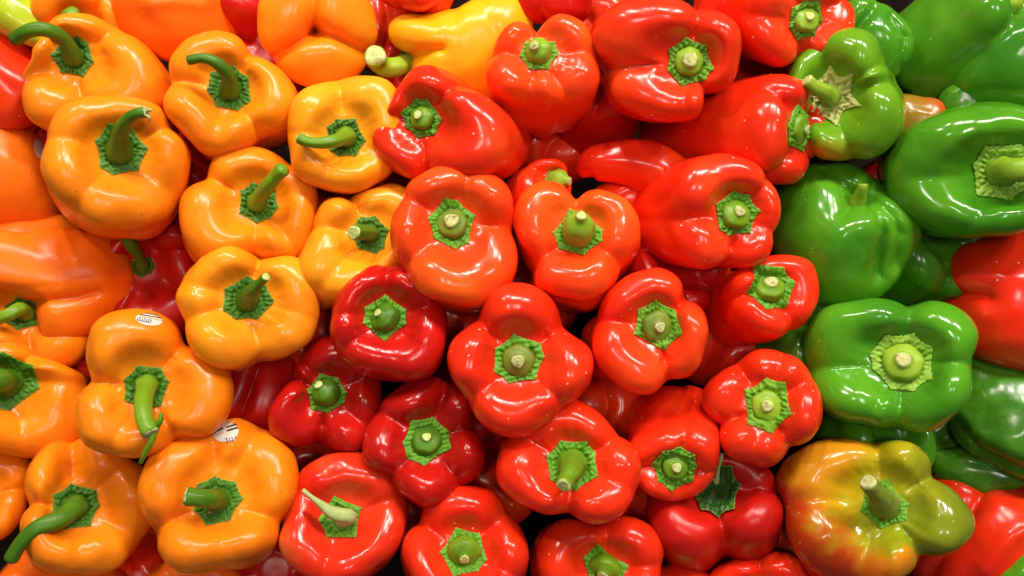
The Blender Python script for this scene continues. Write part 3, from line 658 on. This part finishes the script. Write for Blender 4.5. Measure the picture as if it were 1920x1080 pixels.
pepper('rv', 'red', 'red bell pepper cut by the bottom edge, left of the mottled half ripe one', (1425, 1125), -1.4, (0, .02),
  [(1400,1046),(1350,1062),(1320,1110),(1340,1180),(1420,1210),(1500,1190),(1535,1120),(1510,1062),(1460,1036)], [(1425,1040,.7),(1520,1080,.6),(1330,1140,.6)], L=2.0, calyx=40, group=GR)
pepper('rw', 'red', 'sliver of red bell pepper at the bottom edge below the shadowed dark red one', (1275, 1140), -2.6, (0, .0),
  [(1275,1062),(1230,1070),(1200,1130),(1230,1200),(1290,1210),(1345,1160),(1340,1090),(1310,1066)], [(1250,1065,.5),(1340,1120,.5)], calyx=35, group=GR)
pepper('rx', 'red', 'stemless red bell pepper at the right edge among greens, grooved end pointing left', (1885, 560), -0.4, (0, .0),
  [(1920,436),(1840,444),(1780,466),(1748,506),(1750,530),(1764,550),(1752,580),(1768,622),(1815,664),(1895,692),(1970,690),(2030,640),(2040,520),(1990,450)], [],
  dome=.95, L=1.5, taper=.2, crease=[([(1752,549),(1810,553),(1850,556)], 18, .5)], calyx=0, group=GR)
pepper('ry', 'red', 'large smooth red bell pepper in bottom right corner behind the mottled one', (1870, 980), -2.2, (0, .0),
  [(1745,866),(1790,868),(1850,880),(1920,905),(1990,940),(2010,1030),(1960,1130),(1850,1160),(1740,1130),(1700,1040),(1705,930)], [],
  dome=.95, L=1.4, taper=.2, crease=[([(1740,1080),(1800,990),(1850,900)], 26, .7), ([(1850,1060),(1895,1005),(1930,985)], 16, -.35)], calyx=0, group=GR)
pepper('rz', 'red', 'red bell pepper at left edge between long yellow green pepper and the oranges', bc=(-5,155), z=-3.4, ax=(-.7,.55,.3), R=95, L=2.0, gb=.09, calyx=0, group=GR)
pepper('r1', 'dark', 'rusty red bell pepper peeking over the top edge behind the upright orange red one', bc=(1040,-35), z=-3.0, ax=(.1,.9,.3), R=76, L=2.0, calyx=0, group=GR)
pepper('r2', 'red', 'sliver of red bell pepper at the top edge above the nub of the yellow one', bc=(790,-52), z=-2.6, ax=(.3,.9,.2), R=76, L=2.0, calyx=0, group=GR)
pepper('r3', 'red', 'red bell pepper in the gap behind the large shiny red one, at top edge', bc=(1400,0), z=-3.2, ax=(.3,.8,.3), R=90, L=2.0, calyx=0, group=GR)
long_pepper('red', 'smooth curved red pepper end with long gleam, under a long red bell pepper', [(1086,326,-3.2),(1110,308,-3.0),(1160,303,-2.7),(1215,312,-2.8),(1262,345,-3.4),(1300,400,-4.4)], [10,34,42,50,56,60], 'long peppers in the pile', 'lp')
pepper('r4', 'red', 'small red bell pepper deep in a gap with lime stem stub, above the notched one', (1040, 340), -2.2, (.5, .35),
  [(1020,300),(1055,310),(1065,345),(1050,390),(1010,400),(975,385),(970,340),(985,310)], [(985,310,.7),(1060,330,.6),(1000,400,.7)], L=2.4, calyx=22, ccol='lime', scol='lime', cn=5, group=GR, stem=dict(tip=(1068,340,1.2), r=10, b=.8, cork=True))
pepper('r5', 'red', 'strip of red bell pepper below the smooth curved red end', (1185, 372), -3.6, (0, 0),
  [(1185, 335), (1130, 345), (1100, 375), (1120, 410), (1180, 425), (1250, 410), (1265, 370), (1235, 340)], [], dome=.7, L=1.4, taper=.2, calyx=0, group=GR)
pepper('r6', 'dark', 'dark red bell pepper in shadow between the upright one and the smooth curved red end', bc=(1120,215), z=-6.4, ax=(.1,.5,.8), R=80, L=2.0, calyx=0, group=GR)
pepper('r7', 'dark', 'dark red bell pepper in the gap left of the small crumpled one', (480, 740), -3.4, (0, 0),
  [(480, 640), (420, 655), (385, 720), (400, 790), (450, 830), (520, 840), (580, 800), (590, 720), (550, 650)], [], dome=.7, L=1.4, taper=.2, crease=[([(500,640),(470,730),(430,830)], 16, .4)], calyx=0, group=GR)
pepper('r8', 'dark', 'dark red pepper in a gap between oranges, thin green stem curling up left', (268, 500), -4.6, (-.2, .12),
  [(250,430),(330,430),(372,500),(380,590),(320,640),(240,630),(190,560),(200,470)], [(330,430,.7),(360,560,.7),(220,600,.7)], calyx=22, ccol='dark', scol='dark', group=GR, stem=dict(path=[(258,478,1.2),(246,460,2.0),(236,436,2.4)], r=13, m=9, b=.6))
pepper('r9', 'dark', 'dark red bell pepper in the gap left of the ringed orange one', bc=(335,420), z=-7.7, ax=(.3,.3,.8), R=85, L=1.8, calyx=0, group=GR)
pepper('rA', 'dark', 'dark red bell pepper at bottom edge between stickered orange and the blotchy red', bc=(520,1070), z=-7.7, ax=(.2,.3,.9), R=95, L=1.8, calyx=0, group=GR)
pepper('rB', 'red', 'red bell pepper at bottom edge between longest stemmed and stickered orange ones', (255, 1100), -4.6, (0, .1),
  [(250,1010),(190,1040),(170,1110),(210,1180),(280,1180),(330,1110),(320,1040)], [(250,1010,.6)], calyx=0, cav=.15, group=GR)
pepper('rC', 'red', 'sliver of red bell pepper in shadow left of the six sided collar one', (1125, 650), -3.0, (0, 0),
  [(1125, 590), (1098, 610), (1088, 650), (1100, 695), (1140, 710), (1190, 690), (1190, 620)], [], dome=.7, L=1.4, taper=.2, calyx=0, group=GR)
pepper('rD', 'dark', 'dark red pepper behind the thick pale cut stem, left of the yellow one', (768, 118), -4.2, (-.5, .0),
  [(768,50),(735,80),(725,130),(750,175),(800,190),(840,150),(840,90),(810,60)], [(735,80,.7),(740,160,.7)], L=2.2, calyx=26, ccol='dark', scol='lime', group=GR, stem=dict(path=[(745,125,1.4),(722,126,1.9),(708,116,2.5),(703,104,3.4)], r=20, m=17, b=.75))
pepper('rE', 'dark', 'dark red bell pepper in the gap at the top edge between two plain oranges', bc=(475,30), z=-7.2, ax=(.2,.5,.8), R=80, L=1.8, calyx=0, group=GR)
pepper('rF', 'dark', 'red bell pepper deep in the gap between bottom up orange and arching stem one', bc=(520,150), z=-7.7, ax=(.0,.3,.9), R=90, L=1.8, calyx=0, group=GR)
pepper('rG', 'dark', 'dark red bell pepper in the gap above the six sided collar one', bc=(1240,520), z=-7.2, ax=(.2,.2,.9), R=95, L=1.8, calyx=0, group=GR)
pepper('rH', 'red', 'speck of red bell pepper low between the turning pepper and the greens', (1645, 335), -3.6, (0, 0),
  [(1645, 300), (1612, 320), (1605, 345), (1640, 375), (1680, 360), (1690, 320)], [], dome=.7, L=1.4, taper=.2, calyx=0, group=GR)
# ---- green side
pepper('ga', 'turning', 'turning green bell pepper with withered tan star collar and orange patches', (1556, 182), -0.6, (-.1, .06),
  [(1560,56),(1620,66),(1652,110),(1666,128),(1682,155),(1690,200),(1680,250),(1640,292),(1590,302),(1530,288),(1490,250),(1475,180),(1500,100)],
  [(1662,118,.6),(1680,150,.9),(1600,302,.7),(1500,260,.6),(1535,60,.6)], L=1.9, calyx=60, star=.28, ccol='tan', scol='lime', cn=6, group=GH, cav=.42, gw=.14, stem=dict(path=[(1545,172,1.2),(1527,163,1.7),(1513,150,1.9)], r=12, m=15, b=.34))
pepper('gb', 'green', 'green bell pepper at top edge behind the turning one, lobed end to the right', (1645, 75), -1.2, (0, 0),
  [(1575, 20), (1605, -10), (1650, 5), (1692, 32), (1716, 66), (1716, 98), (1694, 132), (1668, 150), (1620, 140), (1570, 90)], [], dome=.7, L=1.4, taper=.2, crease=[([(1590,62),(1612,40),(1640,8)], 10, .5), ([(1672,28),(1700,70),(1690,130)], 9, .35)], calyx=0, group=GG)
pepper('gc', 'green', 'dark green bell pepper at top right edge with its glossy stem hollow', c=(1886,14), z=-2.2, ax=(.50,.36,.70), R=112, L=2.0, grd=[(100,.8),(20,.7),(-70,.8),(-150,.8)], calyx=36, ccol='lime', scol='lime', group=GG, stem=dict(tip=(1900,-15,1.5), r=14))
pepper('gd', 'green', 'smooth plain green bell pepper at right edge above the thick pale stemmed one', (1890, 120), 0.2, (0, .0),
  [(1990,0),(1925,18),(1860,48),(1812,92),(1785,140),(1782,172),(1800,196),(1850,212),(1930,225),(2010,200),(2040,100)], [], dome=.75, L=1.5, taper=.2, crease=[([(1800,185),(1850,170),(1930,170)], 20, .2)], calyx=0, group=GG)
pepper('ge', 'green', 'large oval green bell pepper at right edge with thick pale stem reaching right', (1878, 322), 1.4, (.24, .0),
  [(1830,202),(1752,222),(1694,262),(1662,312),(1672,370),(1722,418),(1792,443),(1860,438),(1925,428),(1990,385),(2010,300),(1965,222),(1900,197)],
  [(1668,340,.3),(1800,440,.3),(1950,215,.5),(1990,380,.5)], L=1.8, calyx=58, ccol='pale', scol='lime', group=GG, rimw=.03, cav=.34,
  stem=dict(path=[(1892,320,1.4),(1915,318,2.0),(1955,316,2.2)], r=22, m=22, b=.5))
pepper('gf', 'green', 'big green bell pepper leaning back with ribbed right side and short lime stub', (1585, 440), 0.2, (0, .0),
  [(1540,299),(1492,320),(1455,365),(1443,450),(1480,520),(1540,573),(1600,578),(1662,550),(1702,500),(1729,440),(1722,397),(1692,366),(1648,336),(1600,309)], [],
  dome=.85, L=1.7, taper=.1, crease=[([(1600,366),(1626,364)], 24, 1.1), ([(1610,372),(1592,388),(1580,402)], 11, .45), ([(1545,312),(1578,338),(1604,362)], 12, .6), ([(1630,376),(1652,400),(1662,440),(1650,520)], 12, .75),
  ([(1640,372),(1678,402),(1694,440),(1684,500)], 10, .65), ([(1650,352),(1690,372),(1715,398)], 9, .4), ([(1560,470),(1590,430),(1632,410)], 24, -.4)], calyx=0, group=GG)
strip([(1606,384,-1.6),(1612,368,-1.0),(1617,352,-.4),(1618,345,-.3)], [17,13,10,10], STM['lime'], 'gf', 'stem')
pepper('gg', 'green', 'glossy green bell pepper facing the viewer with large round pale collar', (1692, 680), 1.4, (.10, .03),
  [(1600,572),(1545,585),(1514,620),(1508,680),(1530,745),(1582,788),(1640,800),(1700,811),(1760,798),(1808,750),(1826,680),(1823,620),(1790,582),(1745,564),(1708,568),(1660,562)],
  [(1512,695,.7),(1682,811,.9),(1706,563,.7),(1824,682,.6),(1620,795,.4)], L=1.9, calyx=58, ccol='pale', scol='lime', cn=8, group=GG, rimw=.03, cav=.36, stem=dict(tip=(1694,674,1.3), r=19, b=.56, cork=True))
pepper('gh', 'darkgreen', 'dark streaked green bell pepper at the right edge below the red one', (1880, 780), -1.8, (0, .0),
  [(1800,668),(1850,672),(1930,690),(2000,740),(2010,840),(1970,905),(1900,895),(1845,870),(1800,838),(1780,800),(1770,720)], [], dome=.7, L=1.4, taper=.2,
  crease=[([(1790,790),(1840,850),(1920,885)], 10, .4), ([(1780,760),(1835,815),(1925,855)], 14, -.15)], calyx=0, group=GG)
pepper('gi', 'mottled', 'mottled yellow, orange and green bell pepper with chunky broken stem', (1656, 945), 1.3, (.05, .05),
  [(1590,822),(1525,838),(1474,872),(1460,912),(1470,962),(1490,1018),(1520,1070),(1590,1094),(1660,1092),(1712,1068),(1733,1042),(1790,1036),(1814,1003),(1817,962),(1792,922),(1754,888),(1746,858),(1702,825),(1650,826)],
  [(1642,826,.8),(1752,890,1.0),(1733,1044,1.1),(1600,1092,.8),(1475,940,.4)], L=1.8, calyx=45, ccol='mid', scol='olive', cn=6, group=GH, gz=.2, cav=.34, wob=1.3,
  stem=dict(path=[(1648,930,1.6),(1636,915,2.3),(1627,904,2.6)], r=16, m=21, b=.66, cork=True))
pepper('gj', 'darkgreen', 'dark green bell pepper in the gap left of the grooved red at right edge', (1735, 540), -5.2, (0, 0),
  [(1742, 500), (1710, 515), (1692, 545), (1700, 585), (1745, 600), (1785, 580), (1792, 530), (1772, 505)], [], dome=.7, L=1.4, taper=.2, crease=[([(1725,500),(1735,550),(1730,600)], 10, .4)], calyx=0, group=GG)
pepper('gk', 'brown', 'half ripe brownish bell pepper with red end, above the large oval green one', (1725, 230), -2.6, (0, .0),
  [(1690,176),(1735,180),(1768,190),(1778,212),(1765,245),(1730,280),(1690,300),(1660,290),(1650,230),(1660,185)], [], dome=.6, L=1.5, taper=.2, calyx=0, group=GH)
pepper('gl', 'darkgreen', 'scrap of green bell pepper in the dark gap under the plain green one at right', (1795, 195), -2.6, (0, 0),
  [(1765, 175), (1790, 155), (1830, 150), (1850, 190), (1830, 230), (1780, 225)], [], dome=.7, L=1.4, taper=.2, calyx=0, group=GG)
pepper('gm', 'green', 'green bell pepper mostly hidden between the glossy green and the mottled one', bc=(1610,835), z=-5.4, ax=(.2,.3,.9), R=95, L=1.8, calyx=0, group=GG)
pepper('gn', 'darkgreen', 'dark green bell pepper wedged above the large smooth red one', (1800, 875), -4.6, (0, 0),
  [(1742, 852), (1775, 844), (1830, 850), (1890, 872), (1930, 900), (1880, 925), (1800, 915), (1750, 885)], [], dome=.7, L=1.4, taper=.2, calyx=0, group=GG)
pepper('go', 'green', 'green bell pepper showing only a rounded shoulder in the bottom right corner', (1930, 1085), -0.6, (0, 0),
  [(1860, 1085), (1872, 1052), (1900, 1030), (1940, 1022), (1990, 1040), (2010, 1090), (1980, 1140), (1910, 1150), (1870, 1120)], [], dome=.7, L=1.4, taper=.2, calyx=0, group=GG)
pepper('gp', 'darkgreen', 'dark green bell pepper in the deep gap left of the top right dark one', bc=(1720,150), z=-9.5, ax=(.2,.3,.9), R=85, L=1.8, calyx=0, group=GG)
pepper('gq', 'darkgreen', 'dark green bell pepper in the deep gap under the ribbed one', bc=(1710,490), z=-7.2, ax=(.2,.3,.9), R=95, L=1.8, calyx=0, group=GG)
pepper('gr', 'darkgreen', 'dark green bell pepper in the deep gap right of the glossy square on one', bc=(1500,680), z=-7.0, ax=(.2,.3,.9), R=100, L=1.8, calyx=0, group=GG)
# ---- second layer, seen through the gaps
def under(key, kind, label, c, z, R, group):
    rng = random.Random(key + 'u'); n = 10
    out = [(c[0] + R * (1 + rng.uniform(-.08, .08)) * math.cos(2 * math.pi * k / n), c[1] + R * (1 + rng.uniform(-.08, .08)) * math.sin(2 * math.pi * k / n)) for k in range(n)]
    a = rng.uniform(0, 6.28); e = (c[0] + R * math.cos(a), c[1] + R * math.sin(a)); b = (c[0] - R * math.cos(a + .6), c[1] - R * math.sin(a + .6))
    pepper(key, kind, label, c, z, (rng.uniform(-.1, .1), rng.uniform(-.1, .1)), out, [], dome=.7, L=1.4, taper=.2, crease=[([b, c, e], 16, .5)], calyx=0, group=group)
for k, (kind, c, z, R, label) in enumerate([
  ('red', (372,318), -5.4, 96, 'red bell pepper in shadow below the slim arching stemmed orange'),
  ('red', (632,352), -5.6, 94, 'dark gap red bell pepper under the flat lying thin stemmed orange'),
  ('red', (735,350), -5.8, 74, 'red bell pepper in shadow under the leftmost upper red pepper'),
  ('red', (120,300), -6.2, 104, 'red bell pepper in shadow left of the large round orange one'),
  ('red', (95,690), -5.2, 99, 'orange red pepper in shadow behind the wrinkled orange one'),
  ('red', (585,640), -5.4, 84, 'dark red bell pepper in shadow above the small crumpled one'),
  ('red', (575,880), -5.6, 94, 'dark red bell pepper in shadow below the small crumpled one'),
  ('red', (865,770), -5.4, 94, 'dark red bell pepper in shadow left of the star shaped one'),
  ('red', (880,600), -5.4, 89, 'dark red bell pepper in shadow right of the square shouldered one'),
  ('red', (770,930), -6.0, 89, 'dark red bell pepper in shadow right of the blotchy one'),
  ('red', (940,900), -5.4, 84, 'dark red bell pepper in shadow left of the thick coned one'),
  ('red', (290,1000), -6.2, 89, 'red bell pepper in shadow left of the large stickered orange'),
  ('red', (40,870), -5.6, 94, 'red bell pepper in shadow above the longest stem'),
  ('red', (1350,650), -5.6, 89, 'dark red bell pepper in shadow between the six sided collar and the gleaming one'),
  ('red', (1140,760), -5.4, 89, 'dark red bell pepper in shadow right of the star shaped one'),
  ('red', (1190,960), -5.6, 89, 'dark red bell pepper in shadow below the jagged collared one'),
  ('red', (1460,1010), -5.8, 89, 'dark red bell pepper in shadow left of the mottled one'),
  ('red', (990,560), -5.8, 94, 'dark red bell pepper in shadow below the notched three lobed one'),
  ('red', (1030,270), -5.8, 84, 'dark red bell pepper in shadow below the upright tall one'),
  ('red', (1100,30), -5.4, 89, 'dark red bell pepper in shadow left of the large shiny one'),
  ('red', (730,60), -5.8, 84, 'dark red bell pepper in shadow above the thick cut stem'),
  ('red', (1425,130), -5.2, 84, 'red bell pepper in shadow right of the large shiny one'),
  ('red', (1290,520), -5.4, 89, 'dark red bell pepper in shadow below the big side lying one'),
  ('darkgreen', (1480,360), -7.1, 85, 'dark green bell pepper in shadow left of the ribbed one'),
  ('darkgreen', (1800,470), -9.0, 75, 'dark green bell pepper in shadow below the large oval one'),
  ('darkgreen', (1560,800), -6.5, 85, 'dark green bell pepper in shadow under the large pale collared one'),
  ('darkgreen', (1760,830), -6.7, 70, 'dark green bell pepper in shadow above the mottled one'),
  ]):
    under('u%d' % k, kind, label, c, z, R, GG if kind == 'darkgreen' else GR)
# ---- stickers and their print
codes = [('print', BLUE, digits('3121', -3, -19, 4.6, 7, 1.5)), ('barcode', INK, [(-22, 4, -2, 8, 2.6), (3, 8, 24, 9, 2.6), (3, 1.5, 24, 2.5, 3)]),
         ('colour_band', TANINK, [(-14, 15, 12, 19, 3.0), (-20, 10, -3, 13, 2.5), (3, 14, 22, 14.5, 2.0), (-21, -2, -3, 1, 3)]), ]
sticker('oi', (423, 811), 24, 17, 14, codes)
scr = [('print', BLUE, [(-22 + i * 4.2, -4 - (i % 3), -20 + i * 4.2, 1 + (i % 2) * 1.5, 1.6) for i in range(7)] + [(-22, -4, 4, -6, 1.0)]),
       ('barcode', INK, [(-18, 7, 22, 6, 1.6), (-8, 11, 16, 10, 1.2)]), ('colour_band', TANINK, [(-20, 4, 24, 2.5, 2.0)])]
sticker('oh', (279, 600), 25, 10.5, -8, scr)
sticker('oq', (99, 1060), 17, 14, -18, [('print', BLUE, digits('3121', -6, -2, 3.4, 6, 1.2))])
sticker('om', (78, 277), 15, 22, 10, [('print', BLUE, [(4, -12 + i * 4, 9, -10 + i * 4, 1.8) for i in range(6)])])
